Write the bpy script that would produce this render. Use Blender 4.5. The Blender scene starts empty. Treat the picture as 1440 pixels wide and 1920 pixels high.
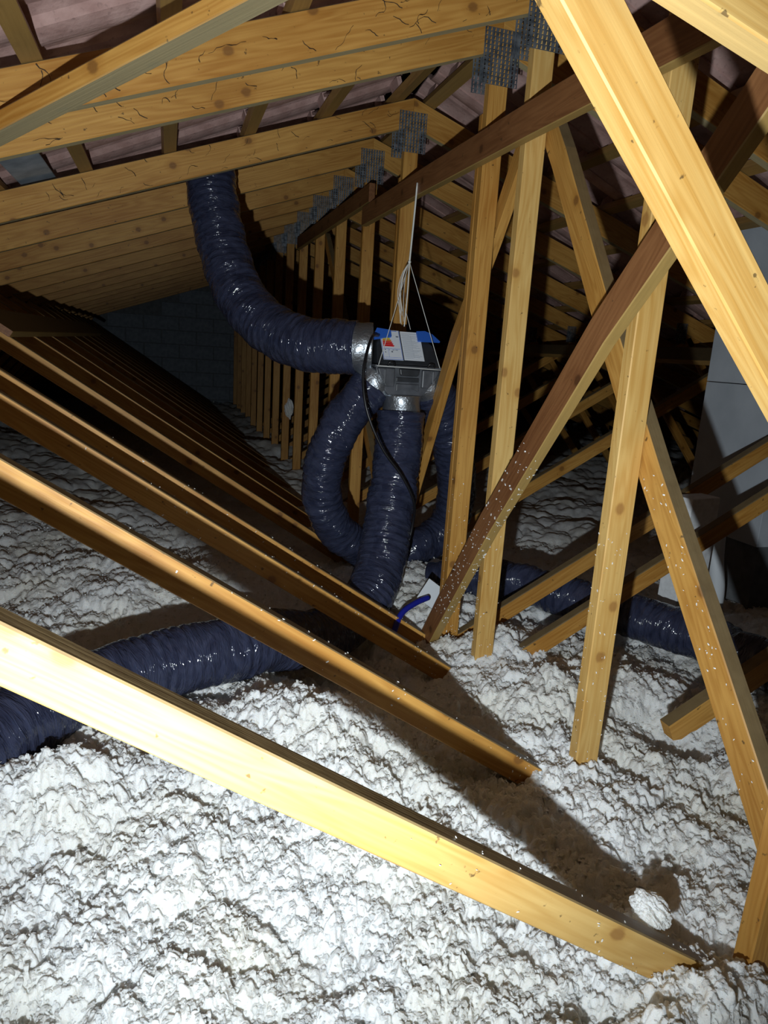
import bpy, bmesh, math, random
import numpy as np
from mathutils import Vector, Matrix
random.seed(7); rng = np.random.default_rng(11)
SC = bpy.context.scene
COL = SC.collection
H = 0.93                      # camera height above the insulation
def V(x, y, z): return Vector((x, y, z + H))

# ------------------------------------------------------------------ camera
cam_d = bpy.data.cameras.new('camera'); cam = bpy.data.objects.new('camera', cam_d); COL.objects.link(cam)
cam_d.sensor_fit = 'VERTICAL'; cam_d.sensor_height = 36.0; cam_d.lens = 1314.15 / 1920 * 36.0
cam_d.clip_start = 0.02; cam_d.clip_end = 60
r_ = Vector((0.95631781, -0.2856926, 0.06193537)); u_ = Vector((0.00634485, 0.23210397, 0.97267029)); w_ = Vector((0.29226014, 0.92978895, -0.22377784))
cam.matrix_world = Matrix(((r_.x, u_.x, -w_.x, 0), (r_.y, u_.y, -w_.y, 0), (r_.z, u_.z, -w_.z, H), (0, 0, 0, 1)))
SC.camera = cam
# ------------------------------------------------------------------ world: a closed, unlit loft
wd = bpy.data.worlds.new('loft_dark'); SC.world = wd; wd.use_nodes = True
wd.node_tree.nodes['Background'].inputs[0].default_value = (0.25, 0.3, 0.4, 1); wd.node_tree.nodes['Background'].inputs[1].default_value = 0.0
# ------------------------------------------------------------------ the hand torch held below and left of the camera
ld = bpy.data.lights.new('hand_torch', 'SPOT'); lo = bpy.data.objects.new('hand_torch', ld); COL.objects.link(lo)
ld.energy = 136; ld.color = (0.87, 0.955, 1.0); ld.spot_size = math.radians(128); ld.spot_blend = 1.0; ld.shadow_soft_size = 0.012
lo.location = V(-0.095, -0.0, -0.262)
lo.rotation_euler = (V(0.55, 2.4, 0.03) - lo.location).to_track_quat('-Z', 'Y').to_euler()
# ------------------------------------------------------------------ exposure
vs = SC.view_settings
vs.view_transform = 'Standard'; vs.look = 'None'; vs.gamma = 1.0; vs.use_curve_mapping = False; vs.exposure = 0.0

# ================================================================== materials
def new_mat(name):
    m = bpy.data.materials.new(name); m.use_nodes = True
    return m, m.node_tree.nodes, m.node_tree.links, m.node_tree.nodes['Principled BSDF']
def plain(name, col, rough=0.6, metal=0.0, spec=0.5):
    m, N, L, B = new_mat(name)
    B.inputs['Base Color'].default_value = (*col, 1); B.inputs['Roughness'].default_value = rough
    B.inputs['Metallic'].default_value = metal; B.inputs['Specular IOR Level'].default_value = spec
    return m
def mixc(N, L, fac, a, b, mode='MIX'):
    x = N.new('ShaderNodeMix'); x.data_type = 'RGBA'; x.blend_type = mode
    for sock, v in ((x.inputs[0], fac), (x.inputs[6], a), (x.inputs[7], b)):
        if isinstance(v, (int, float)): sock.default_value = v
        elif isinstance(v, tuple): sock.default_value = (*v, 1)
        else: L.new(v, sock)
    return x.outputs[2]
def ramp(N, L, src, stops):
    r = N.new('ShaderNodeValToRGB'); L.new(src, r.inputs[0])
    e = r.color_ramp.elements
    while len(e) < len(stops): e.new(0.5)
    for i, (p, c) in enumerate(stops):
        e[i].position = p; e[i].color = (*c, 1) if isinstance(c, tuple) else (c, c, c, 1)
    return r.outputs[0]
def mth(N, L, op, a, b=None, c=None):
    n = N.new('ShaderNodeMath'); n.operation = op
    for i, v in enumerate((a, b, c)):
        if v is None: continue
        if isinstance(v, (int, float)): n.inputs[i].default_value = v
        else: L.new(v, n.inputs[i])
    return n.outputs[0]
def wood(name, light, dark, knot, under, dust, rough=0.5, edge=None):
    m, N, L, B = new_mat(name)
    tc = N.new('ShaderNodeTexCoord'); oi = N.new('ShaderNodeObjectInfo')
    off = N.new('ShaderNodeVectorMath'); off.operation = 'SCALE'; off.inputs[0].default_value = (37.0, 11.3, 7.7); L.new(oi.outputs['Random'], off.inputs['Scale'])
    add = N.new('ShaderNodeVectorMath'); L.new(tc.outputs['Object'], add.inputs[0]); L.new(off.outputs[0], add.inputs[1])
    mp = N.new('ShaderNodeMapping'); mp.inputs['Scale'].default_value = (1.1, 13, 13); L.new(add.outputs[0], mp.inputs[0])
    n1 = N.new('ShaderNodeTexNoise'); n1.inputs['Scale'].default_value = 1.3; n1.inputs['Detail'].default_value = 2.5; n1.inputs['Roughness'].default_value = 0.45; L.new(mp.outputs[0], n1.inputs[0])
    rings = mth(N, L, 'SINE', mth(N, L, 'MULTIPLY', n1.outputs[0], 85.0))
    rings = mth(N, L, 'MULTIPLY_ADD', rings, 0.5, 0.5)
    mp2 = N.new('ShaderNodeMapping'); mp2.inputs['Scale'].default_value = (4, 160, 160); L.new(add.outputs[0], mp2.inputs[0])
    n2 = N.new('ShaderNodeTexNoise'); n2.inputs['Scale'].default_value = 1.0; n2.inputs['Detail'].default_value = 3; L.new(mp2.outputs[0], n2.inputs[0])
    mp3 = N.new('ShaderNodeMapping'); mp3.inputs['Scale'].default_value = (2.2, 6, 6); L.new(add.outputs[0], mp3.inputs[0])
    n3 = N.new('ShaderNodeTexNoise'); n3.inputs['Scale'].default_value = 1.0; n3.inputs['Detail'].default_value = 2; L.new(mp3.outputs[0], n3.inputs[0])
    g = mth(N, L, 'ADD', mth(N, L, 'MULTIPLY', rings, 0.17), mth(N, L, 'MULTIPLY', n2.outputs[0], 0.40))
    g = mth(N, L, 'ADD', g, mth(N, L, 'MULTIPLY', n3.outputs[0], 0.75))
    col = ramp(N, L, g, [(0.40, light), (0.90, dark)])
    # knots
    s3 = N.new('ShaderNodeSeparateXYZ'); L.new(add.outputs[0], s3.inputs[0]); c3 = N.new('ShaderNodeCombineXYZ')
    L.new(mth(N, L, 'MULTIPLY', s3.outputs[0], 0.85), c3.inputs[0]); L.new(mth(N, L, 'ADD', s3.outputs[1], s3.outputs[2]), c3.inputs[1])
    vo = N.new('ShaderNodeTexVoronoi'); vo.voronoi_dimensions = '2D'; vo.inputs['Scale'].default_value = 5.5; L.new(c3.outputs[0], vo.inputs[0])
    kd = mth(N, L, 'ADD', vo.outputs['Distance'], mth(N, L, 'MULTIPLY_ADD', n2.outputs[0], 0.05, -0.025))
    halo = ramp(N, L, kd, [(0.05, 1.0), (0.17, 0.0)])
    core = ramp(N, L, kd, [(0.045, 1.0), (0.075, 0.0)])
    col = mixc(N, L, mth(N, L, 'MULTIPLY', halo, 0.55), col, dark)
    col = mixc(N, L, mth(N, L, 'MULTIPLY', core, 0.62), col, knot)
    # specks of dirt
    ns = N.new('ShaderNodeTexNoise'); ns.inputs['Scale'].default_value = 60; ns.inputs['Detail'].default_value = 3; L.new(add.outputs[0], ns.inputs[0])
    sp = ramp(N, L, ns.outputs[0], [(0.69, 0.0), (0.74, 1.0)])
    col = mixc(N, L, mth(N, L, 'MULTIPLY', sp, 0.75), col, (0.05, 0.03, 0.015))
    # sawn undersides and dusty tops
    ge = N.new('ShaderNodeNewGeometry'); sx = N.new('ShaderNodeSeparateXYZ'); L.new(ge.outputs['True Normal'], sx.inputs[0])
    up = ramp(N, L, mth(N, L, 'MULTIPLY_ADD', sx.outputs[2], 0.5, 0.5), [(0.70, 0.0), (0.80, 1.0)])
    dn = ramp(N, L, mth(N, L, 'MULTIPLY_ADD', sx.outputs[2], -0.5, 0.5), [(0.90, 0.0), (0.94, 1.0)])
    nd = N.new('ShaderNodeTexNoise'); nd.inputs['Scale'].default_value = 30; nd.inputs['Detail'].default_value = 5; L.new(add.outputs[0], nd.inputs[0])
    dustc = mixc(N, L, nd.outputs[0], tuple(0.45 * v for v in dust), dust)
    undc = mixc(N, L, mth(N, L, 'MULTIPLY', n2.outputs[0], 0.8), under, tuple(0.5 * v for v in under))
    if edge is not None:                        # lighter sawn narrow edges of a stained board
        sn = N.new('ShaderNodeSeparateXYZ'); vt = N.new('ShaderNodeVectorTransform'); vt.vector_type = 'NORMAL'; vt.convert_from = 'WORLD'; vt.convert_to = 'OBJECT'
        L.new(ge.outputs['True Normal'], vt.inputs[0]); L.new(vt.outputs[0], sn.inputs[0])
        ef = mth(N, L, 'GREATER_THAN', sn.outputs[2], 0.6)
        col = mixc(N, L, ef, col, mixc(N, L, g, edge, tuple(0.7 * v for v in edge)))
    else:
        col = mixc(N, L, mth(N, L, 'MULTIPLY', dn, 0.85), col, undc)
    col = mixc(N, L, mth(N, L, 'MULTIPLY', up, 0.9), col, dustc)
    L.new(col, B.inputs['Base Color'])
    B.inputs['Roughness'].default_value = rough; B.inputs['Specular IOR Level'].default_value = 0.35
    bp = N.new('ShaderNodeBump'); bp.inputs['Strength'].default_value = 0.25; bp.inputs['Distance'].default_value = 0.002
    L.new(mth(N, L, 'ADD', n2.outputs[0], mth(N, L, 'MULTIPLY', up, nd.outputs[0])), bp.inputs['Height']); L.new(bp.outputs[0], B.inputs['Normal'])
    return m
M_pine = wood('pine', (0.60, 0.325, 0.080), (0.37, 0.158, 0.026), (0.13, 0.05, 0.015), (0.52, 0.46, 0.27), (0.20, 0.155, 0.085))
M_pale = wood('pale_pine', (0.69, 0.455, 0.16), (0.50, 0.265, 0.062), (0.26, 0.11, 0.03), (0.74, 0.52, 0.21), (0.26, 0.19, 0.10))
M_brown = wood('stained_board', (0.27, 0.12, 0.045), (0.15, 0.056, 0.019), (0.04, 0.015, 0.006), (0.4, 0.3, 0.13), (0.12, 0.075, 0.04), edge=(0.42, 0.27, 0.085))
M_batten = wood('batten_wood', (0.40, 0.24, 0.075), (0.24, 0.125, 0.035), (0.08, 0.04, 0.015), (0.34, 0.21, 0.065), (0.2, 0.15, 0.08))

def make_tile_mat():
    m, N, L, B = new_mat('terracotta_underside')
    tc = N.new('ShaderNodeTexCoord'); oi = N.new('ShaderNodeObjectInfo')
    n = N.new('ShaderNodeTexNoise'); n.inputs['Scale'].default_value = 14; n.inputs['Detail'].default_value = 6; L.new(tc.outputs['Object'], n.inputs[0])
    c = ramp(N, L, n.outputs[0], [(0.3, (0.36, 0.215, 0.19)), (0.6, (0.55, 0.36, 0.325)), (0.8, (0.62, 0.44, 0.40))])
    c = mixc(N, L, mth(N, L, 'MULTIPLY', oi.outputs['Random'], 0.35), c, (0.36, 0.20, 0.16))
    n2 = N.new('ShaderNodeTexNoise'); n2.inputs['Scale'].default_value = 90; n2.inputs['Detail'].default_value = 3; L.new(tc.outputs['Object'], n2.inputs[0])
    c = mixc(N, L, mth(N, L, 'MULTIPLY', ramp(N, L, n2.outputs[0], [(0.6, 0.0), (0.75, 1.0)]), 0.5), c, (0.16, 0.10, 0.09))
    L.new(c, B.inputs['Base Color']); B.inputs['Roughness'].default_value = 0.85
    bp = N.new('ShaderNodeBump'); bp.inputs['Strength'].default_value = 0.5; bp.inputs['Distance'].default_value = 0.003; L.new(n2.outputs[0], bp.inputs['Height']); L.new(bp.outputs[0], B.inputs['Normal'])
    return m
M_tile = make_tile_mat()
def make_ins_mat():
    m, N, L, B = new_mat('blown_mineral_wool')
    tc = N.new('ShaderNodeTexCoord')
    n = N.new('ShaderNodeTexNoise'); n.inputs['Scale'].default_value = 3.0; n.inputs['Detail'].default_value = 5; L.new(tc.outputs['Object'], n.inputs[0])
    c = ramp(N, L, n.outputs[0], [(0.45, (0.88, 0.885, 0.88)), (0.68, (0.84, 0.82, 0.75)), (0.82, (0.72, 0.67, 0.55))])
    n2 = N.new('ShaderNodeTexNoise'); n2.inputs['Scale'].default_value = 260; n2.inputs['Detail'].default_value = 4; L.new(tc.outputs['Object'], n2.inputs[0])
    n3 = N.new('ShaderNodeTexNoise'); n3.inputs['Scale'].default_value = 70; n3.inputs['Detail'].default_value = 4; L.new(tc.outputs['Object'], n3.inputs[0])
    c = mixc(N, L, mth(N, L, 'MULTIPLY', ramp(N, L, n3.outputs[0], [(0.60, 0.0), (0.72, 1.0)]), 0.35), c, (0.45, 0.38, 0.27))
    L.new(c, B.inputs['Base Color']); B.inputs['Roughness'].default_value = 1.0; B.inputs['Specular IOR Level'].default_value = 0.1
    B.inputs['Subsurface Weight'].default_value = 0.75; B.inputs['Subsurface Radius'].default_value = (1.0, 0.9, 0.8); B.inputs['Subsurface Scale'].default_value = 0.007
    bp = N.new('ShaderNodeBump'); bp.inputs['Strength'].default_value = 0.7; bp.inputs['Distance'].default_value = 0.004; L.new(mth(N, L, 'ADD', n2.outputs[0], n3.outputs[0]), bp.inputs['Height']); L.new(bp.outputs[0], B.inputs['Normal'])
    return m
M_ins = make_ins_mat()
M_fleck = plain('wool_fleck', (0.86, 0.86, 0.83), 1.0, spec=0.1)
def make_duct_mat():
    m, N, L, B = new_mat('dark_blue_film')
    uv = N.new('ShaderNodeUVMap')
    def layer(su, sv, det, dist):
        mp = N.new('ShaderNodeMapping'); mp.inputs['Scale'].default_value = (su, sv, 1); L.new(uv.outputs[0], mp.inputs[0])
        n = N.new('ShaderNodeTexNoise'); n.inputs['Scale'].default_value = 1; n.inputs['Detail'].default_value = det; n.inputs['Distortion'].default_value = dist; L.new(mp.outputs[0], n.inputs[0])
        return n.outputs[0]
    a = layer(60, 11, 2, 1.6); b = layer(130, 40, 1, 1.5); c = layer(22, 10, 2, 2.0)
    fold = mth(N, L, 'ABSOLUTE', mth(N, L, 'SUBTRACT', a, 0.5))
    hgt = mth(N, L, 'ADD', mth(N, L, 'MULTIPLY', fold, 1.6), mth(N, L, 'ADD', mth(N, L, 'MULTIPLY', b, 0.22), c))
    bp = N.new('ShaderNodeBump'); bp.inputs['Strength'].default_value = 0.75; bp.inputs['Distance'].default_value = 0.006; L.new(hgt, bp.inputs['Height']); L.new(bp.outputs[0], B.inputs['Normal'])
    L.new(ramp(N, L, c, [(0.3, (0.020, 0.025, 0.052)), (0.7, (0.044, 0.052, 0.096))]), B.inputs['Base Color'])
    B.inputs['Roughness'].default_value = 0.09; B.inputs['Specular IOR Level'].default_value = 0.6
    return m
M_duct = make_duct_mat()
def make_foil():
    m, N, L, B = new_mat('silver_tape')
    tc = N.new('ShaderNodeTexCoord')
    n = N.new('ShaderNodeTexNoise'); n.inputs['Scale'].default_value = 55; n.inputs['Detail'].default_value = 3; n.inputs['Distortion'].default_value = 1.0; L.new(tc.outputs['Object'], n.inputs[0])
    bp = N.new('ShaderNodeBump'); bp.inputs['Strength'].default_value = 0.7; bp.inputs['Distance'].default_value = 0.004; L.new(n.outputs[0], bp.inputs['Height']); L.new(bp.outputs[0], B.inputs['Normal'])
    B.inputs['Base Color'].default_value = (0.42, 0.45, 0.49, 1); B.inputs['Metallic'].default_value = 0.9; B.inputs['Roughness'].default_value = 0.38
    return m
M_foil = make_foil()
def noisy(name, a, b, scale, rough, bump=0.3, metal=0.0):
    m, N, L, B = new_mat(name)
    tc = N.new('ShaderNodeTexCoord')
    n = N.new('ShaderNodeTexNoise'); n.inputs['Scale'].default_value = scale; n.inputs['Detail'].default_value = 6; L.new(tc.outputs['Object'], n.inputs[0])
    L.new(ramp(N, L, n.outputs[0], [(0.35, a), (0.65, b)]), B.inputs['Base Color'])
    bp = N.new('ShaderNodeBump'); bp.inputs['Strength'].default_value = bump; bp.inputs['Distance'].default_value = 0.003; L.new(n.outputs[0], bp.inputs['Height']); L.new(bp.outputs[0], B.inputs['Normal'])
    B.inputs['Roughness'].default_value = rough; B.inputs['Metallic'].default_value = metal
    return m
M_galv = noisy('galvanised_steel', (0.10, 0.12, 0.145), (0.28, 0.31, 0.345), 45, 0.45, 0.2, 0.7)
M_block = noisy('concrete_block', (0.16, 0.185, 0.22), (0.23, 0.26, 0.30), 20, 0.9)
M_mortar = noisy('mortar', (0.12, 0.13, 0.14), (0.17, 0.18, 0.19), 20, 0.95)
M_plaster = noisy('white_plaster', (0.42, 0.46, 0.51), (0.52, 0.56, 0.61), 5, 0.85, 0.15)
M_poly = noisy('white_polystyrene', (0.70, 0.72, 0.74), (0.82, 0.84, 0.86), 60, 0.8, 0.2)
M_pvc = plain('white_pvc', (0.74, 0.78, 0.82), 0.4)
M_case = noisy('dark_grey_plastic', (0.022, 0.024, 0.028), (0.035, 0.038, 0.044), 30, 0.38, 0.05)
M_case2 = noisy('grey_plastic', (0.065, 0.07, 0.08), (0.10, 0.105, 0.12), 30, 0.40, 0.05)
M_black = plain('black_rubber', (0.008, 0.008, 0.010), 0.35)
M_blue = plain('blue_plastic', (0.03, 0.14, 0.62), 0.45)
M_bluepipe = plain('blue_conduit', (0.012, 0.02, 0.32), 0.35)
M_paper = plain('label_paper', (0.78, 0.82, 0.88), 0.55)
M_ink = plain('label_ink', (0.16, 0.18, 0.22), 0.6)
M_inkl = plain('label_ink_faint', (0.50, 0.54, 0.60), 0.6)
M_string = plain('white_string', (0.80, 0.80, 0.76), 0.8)
M_slate = noisy('grey_flashing', (0.22, 0.27, 0.32), (0.36, 0.42, 0.48), 12, 0.7)
M_slab = plain('loft_floor_board', (0.3, 0.27, 0.22), 0.9)

# ================================================================== helpers
def tag(o, label=None, cat=None, group=None, kind=None):
    if label: o['label'] = label
    if cat: o['category'] = cat
    if group: o['group'] = group
    if kind: o['kind'] = kind
    return o
def empty(name, loc):
    o = bpy.data.objects.new(name, None); COL.objects.link(o); o.location = loc; o.empty_display_size = 0.05
    return o
ORG = {}
def wpos(o):
    t = Vector((0, 0, 0))
    M = Matrix.Identity(4)
    while o is not None:
        M = o.matrix_basis @ M; o = o.parent
    return M
def link(name, me, mats, parent=None, M=None):
    o = bpy.data.objects.new(name, me); COL.objects.link(o)
    if mats and not me.materials:
        for m in (mats if isinstance(mats, (list, tuple)) else [mats]): me.materials.append(m)
    M = M or Matrix.Identity(4)
    if parent is not None:
        o.parent = parent; o.matrix_basis = wpos(parent).inverted() @ M
    else: o.matrix_basis = M
    return o
def pydata(name, vs_, fs, smooth=False):
    me = bpy.data.meshes.new(name); me.from_pydata([tuple(v) for v in vs_], [], fs); me.update()
    if smooth: me.polygons.foreach_set('use_smooth', [True] * len(me.polygons))
    return me
def bm_mesh(bm, name, smooth=False):
    bmesh.ops.recalc_face_normals(bm, faces=bm.faces[:])
    me = bpy.data.meshes.new(name); bm.to_mesh(me); bm.free()
    if smooth: me.polygons.foreach_set('use_smooth', [True] * len(me.polygons))
    return me
def poly_member(name, pts, Y, t, mat, parent, bevel=0.0022, wob=0.0):
    """timber with an outline in the truss plane (X, z), front face at Y, t thick; grain runs along its own length"""
    pts = [Vector((a, b + H)) for a, b in pts]
    # longest edge gives the grain direction
    n = len(pts); e = max(range(n), key=lambda i: (pts[(i + 1) % n] - pts[i]).length)
    d = (pts[(e + 1) % n] - pts[e]).normalized()
    ux = Vector((d.x, 0, d.y)); uz = Vector((0, 0, 1)) if abs(d.x) > 0.999 else Vector((-d.y, 0, d.x)); uy = uz.cross(ux)
    c = sum(pts, Vector((0, 0))) / n
    M = Matrix(((ux.x, uy.x, uz.x, c.x), (ux.y, uy.y, uz.y, Y + t / 2), (ux.z, uy.z, uz.z, c.y), (0, 0, 0, 1)))
    loc = [(((p - c).dot(d)), ((p - c).dot(Vector((-d.y, d.x))))) for p in pts]
    bm = bmesh.new()
    f = [bm.verts.new((a, -t / 2, b)) for a, b in loc]; k = [bm.verts.new((a, t / 2, b)) for a, b in loc]
    bm.faces.new(f); bm.faces.new(k[::-1])
    for i in range(n): bm.faces.new((f[i], k[i], k[(i + 1) % n], f[(i + 1) % n]))
    if bevel: bmesh.ops.bevel(bm, geom=bm.edges[:], offset=bevel, segments=1, affect='EDGES', profile=0.5)
    return link(name, bm_mesh(bm, name), mat, parent, M)
def sweep(name, path, w, h, side, mat, parent=None, jag=0.0):
    """board swept along a slightly bowed path (list of V); side = its thickness direction, h = width across"""
    A, Bv = path[0], path[-1]
    ux = (Bv - A).normalized(); side = Vector(side); uy = (side - ux * side.dot(ux)).normalized(); uz = ux.cross(uy)
    M = Matrix(((ux.x, uy.x, uz.x, A.x), (ux.y, uy.y, uz.y, A.y), (ux.z, uy.z, uz.z, A.z), (0, 0, 0, 1)))
    Mi = M.inverted(); b = 0.0022
    prof = [(-w/2+b, -h/2), (w/2-b, -h/2), (w/2, -h/2+b), (w/2, h/2-b), (w/2-b, h/2), (-w/2+b, h/2), (-w/2, h/2-b), (-w/2, -h/2+b)]
    vs_, fs = [], []
    for i, P in enumerate(path):
        q = Mi @ P
        for j, (a, c) in enumerate(prof):
            e = 0
            if jag and i in (0, len(path) - 1): e = random.uniform(-jag, jag)
            vs_.append((q.x + e, q.y + a, q.z + c))
        if i:
            o = (i - 1) * 8
            for j in range(8): fs.append((o + j, o + (j + 1) % 8, o + 8 + (j + 1) % 8, o + 8 + j))
    fs.append(tuple(range(7, -1, -1))); o = (len(path) - 1) * 8; fs.append(tuple(range(o, o + 8)))
    bm = bmesh.new(); bv = [bm.verts.new(v) for v in vs_]
    for f in fs: bm.faces.new([bv[i] for i in f])
    return link(name, bm_mesh(bm, name), mat, parent, M)
def box_bm(bm, c, s, R=None):
    r = bmesh.ops.create_cube(bm, size=1.0)
    M = Matrix.Translation(Vector(c)) @ (R.to_4x4() if R else Matrix.Identity(4)) @ Matrix.Diagonal((*s, 1))
    bmesh.ops.transform(bm, matrix=M, verts=r['verts'])
    return r['verts']
def box(name, c, s, mat, parent=None, bev=0.003, R=None):
    bm = bmesh.new(); box_bm(bm, (0, 0, 0), s)
    if bev: bmesh.ops.bevel(bm, geom=bm.edges[:], offset=bev, segments=2, affect='EDGES', profile=0.5)
    M = Matrix.Translation(Vector(c)) @ (R.to_4x4() if R else Matrix.Identity(4))
    return link(name, bm_mesh(bm, name), mat, parent, M)
def crom(P, n):
    P = [Vector(p) for p in P]; Q = [2 * P[0] - P[1]] + P + [2 * P[-1] - P[-2]]; out = []
    for i in range(1, len(Q) - 2):
        a, b, c, d = Q[i-1], Q[i], Q[i+1], Q[i+2]
        for k in range(n):
            t = k / n
            out.append(0.5 * ((2*b) + (c - a) * t + (2*a - 5*b + 4*c - d) * t*t + (3*b - a - 3*c + d) * t**3))
    out.append(P[-1]); return out
def resample(pts, step):
    L = [0.0]
    for a, b in zip(pts, pts[1:]): L.append(L[-1] + (b - a).length)
    n = max(3, int(L[-1] / step)); out = []; j = 0
    for i in range(n + 1):
        s = L[-1] * i / n
        while j < len(L) - 2 and L[j + 1] < s: j += 1
        f = (s - L[j]) / max(1e-9, L[j + 1] - L[j]); out.append(pts[j].lerp(pts[j + 1], f))
    return out
def tube(name, P, r, mat, parent=None, seg=10, step=0.012, rfun=None, caps=True, uvm=False):
    pts = resample(crom(P, 14), step); n = len(pts)
    T = [(pts[min(i+1, n-1)] - pts[max(i-1, 0)]).normalized() for i in range(n)]
    N0 = T[0].orthogonal().normalized(); vs_, fs, uvs = [], [], []; s = 0
    org = pts[0].copy()
    for i in range(n):
        if i:
            s += (pts[i] - pts[i-1]).length
            N0 = (N0 - T[i] * N0.dot(T[i])).normalized()
        B0 = T[i].cross(N0)
        for j in range(seg):
            a = 2 * math.pi * j / seg
            rr = r if rfun is None else rfun(s, a, i / (n - 1))
            vs_.append(pts[i] + (N0 * math.cos(a) + B0 * math.sin(a)) * rr - org)
        if i:
            o = (i - 1) * seg
            for j in range(seg):
                fs.append((o + j, o + (j+1) % seg, o + seg + (j+1) % seg, o + seg + j))
                if uvm:
                    s0 = s - (pts[i] - pts[i-1]).length
                    uvs += [(s0, r*2*math.pi*j/seg), (s0, r*2*math.pi*(j+1)/seg), (s, r*2*math.pi*(j+1)/seg), (s, r*2*math.pi*j/seg)]
    nq = len(fs)
    if caps: fs += [tuple(range(seg - 1, -1, -1)), tuple(range((n-1)*seg, n*seg))]
    me = pydata(name, vs_, fs, True)
    if uvm:
        ul = me.uv_layers.new(name='UVMap')
        uvs += [(0, 0)] * (len(me.loops) - len(uvs))
        ul.data.foreach_set('uv', np.array(uvs, 'f').ravel())
    return link(name, me, mat, parent, Matrix.Translation(org))
def flecks(name, parent, faces, n, smin=0.002, smax=0.0065, bias=None):
    """tiny curls of wool stuck to a timber; faces = list of (corner, edge_u, edge_v, normal)"""
    vs_, fs = [], []
    for _ in range(n):
        c, eu, ev, nn = random.choice(faces)
        u = random.random(); v = random.random()
        if bias: u = u ** bias
        p = c + eu * u + ev * v + nn * 0.0015
        a = random.uniform(0, math.tau); tu = eu.normalized(); tv = nn.cross(tu)
        d = tu * math.cos(a) + tv * math.sin(a); e = nn.cross(d); s = random.uniform(smin, smax); w = s * random.uniform(0.2, 0.5)
        k = len(vs_)
        vs_ += [p - d*s/2 - e*w/2, p - d*s/2 + e*w/2, p + nn*s*0.25 - e*w*0.6, p + nn*s*0.25 + e*w*0.6, p + d*s/2 - e*w/2 + nn*0.001, p + d*s/2 + e*w/2 + nn*0.001, p - nn*0.001]
        fs += [(k, k+1, k+3, k+2), (k+2, k+3, k+5, k+4), (k, k+2, k+6), (k+1, k+6, k+3), (k+2, k+4, k+6), (k+3, k+6, k+5)]
    org = wpos(parent).translation
    o = link(name, pydata(name, [v - org for v in vs_], fs), M_fleck, parent, Matrix.Translation(org)); o['kind'] = 'stuff'
    return o

# ================================================================== roof trusses
XR = 0.945; SL = 0.348; ZA = 0.99; RH = 0.105     # ridge line, slope, apex height, vertical depth of a rafter
YT = [0.700, 1.274, 1.861, 2.137] + [2.947 + 0.6 * i for i in range(14)]
CL = [-0.375, -0.386, -0.4015, -0.397, -0.401, -0.408, -0.416] + [-0.427 - 0.008 * i for i in range(11)]     # height of the left diagonal at X = 0
TT = 0.034
YG = YT[-1] + 0.45                                # gable wall

def plate_mesh(wd_, hd_, nc, nr, name):
    vs_, fs = [], []; idx = {}
    def vert(x, z, y):
        k = (round(x, 5), round(z, 5), round(y, 5))
        if k not in idx: idx[k] = len(vs_); vs_.append((x, y, z))
        return idx[k]
    def quad(a, b, c, d): fs.append((vert(*a), vert(*b), vert(*c), vert(*d)))
    cw, ch = wd_ / nc, hd_ / nr
    for i in range(nc):
        for j in range(nr):
            x0 = -wd_/2 + i*cw; x1 = x0 + cw; z0 = -hd_/2 + j*ch; z1 = z0 + ch
            a0, a1, b0, b1 = x0 + cw*0.30, x1 - cw*0.30, z0 + ch*0.14, z1 - ch*0.14
            y = 0
            quad((x0,z0,y),(x1,z0,y),(a1,b0,y),(a0,b0,y)); quad((x1,z0,y),(x1,z1,y),(a1,b1,y),(a1,b0,y))
            quad((x1,z1,y),(x0,z1,y),(a0,b1,y),(a1,b1,y)); quad((x0,z1,y),(x0,z0,y),(a0,b0,y),(a0,b1,y))
            # bent tooth standing proud on one side of each slot
            k = len(vs_); vs_.extend([(a0, 0, b0), (a0, 0, b1), (a0, -0.004, b1 - ch*0.2), (a0, -0.004, b0 + ch*0.2), (a0 - cw*0.12, 0, b0), (a0 - cw*0.12, 0, b1)])
            fs.extend([(k, k+1, k+2, k+3), (k+4, k+3, k+2, k+5)])
    x0, x1, z0, z1, t = -wd_/2, wd_/2, -hd_/2, hd_/2, 0.0012
    k = len(vs_); vs_.extend([(x0,0,z0),(x1,0,z0),(x1,0,z1),(x0,0,z1),(x0,t,z0),(x1,t,z0),(x1,t,z1),(x0,t,z1)])
    fs.extend([(k,k+1,k+5,k+4),(k+1,k+2,k+6,k+5),(k+2,k+3,k+7,k+6),(k+3,k,k+4,k+7)])
    me = pydata(name, vs_, fs); me.materials.append(M_galv); return me
PL_BIG = plate_mesh(0.116, 0.150, 9, 13, 'nail_plate_mesh'); PL_SMALL = plate_mesh(0.075, 0.115, 6, 10, 'nail_plate_small_mesh')

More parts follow.
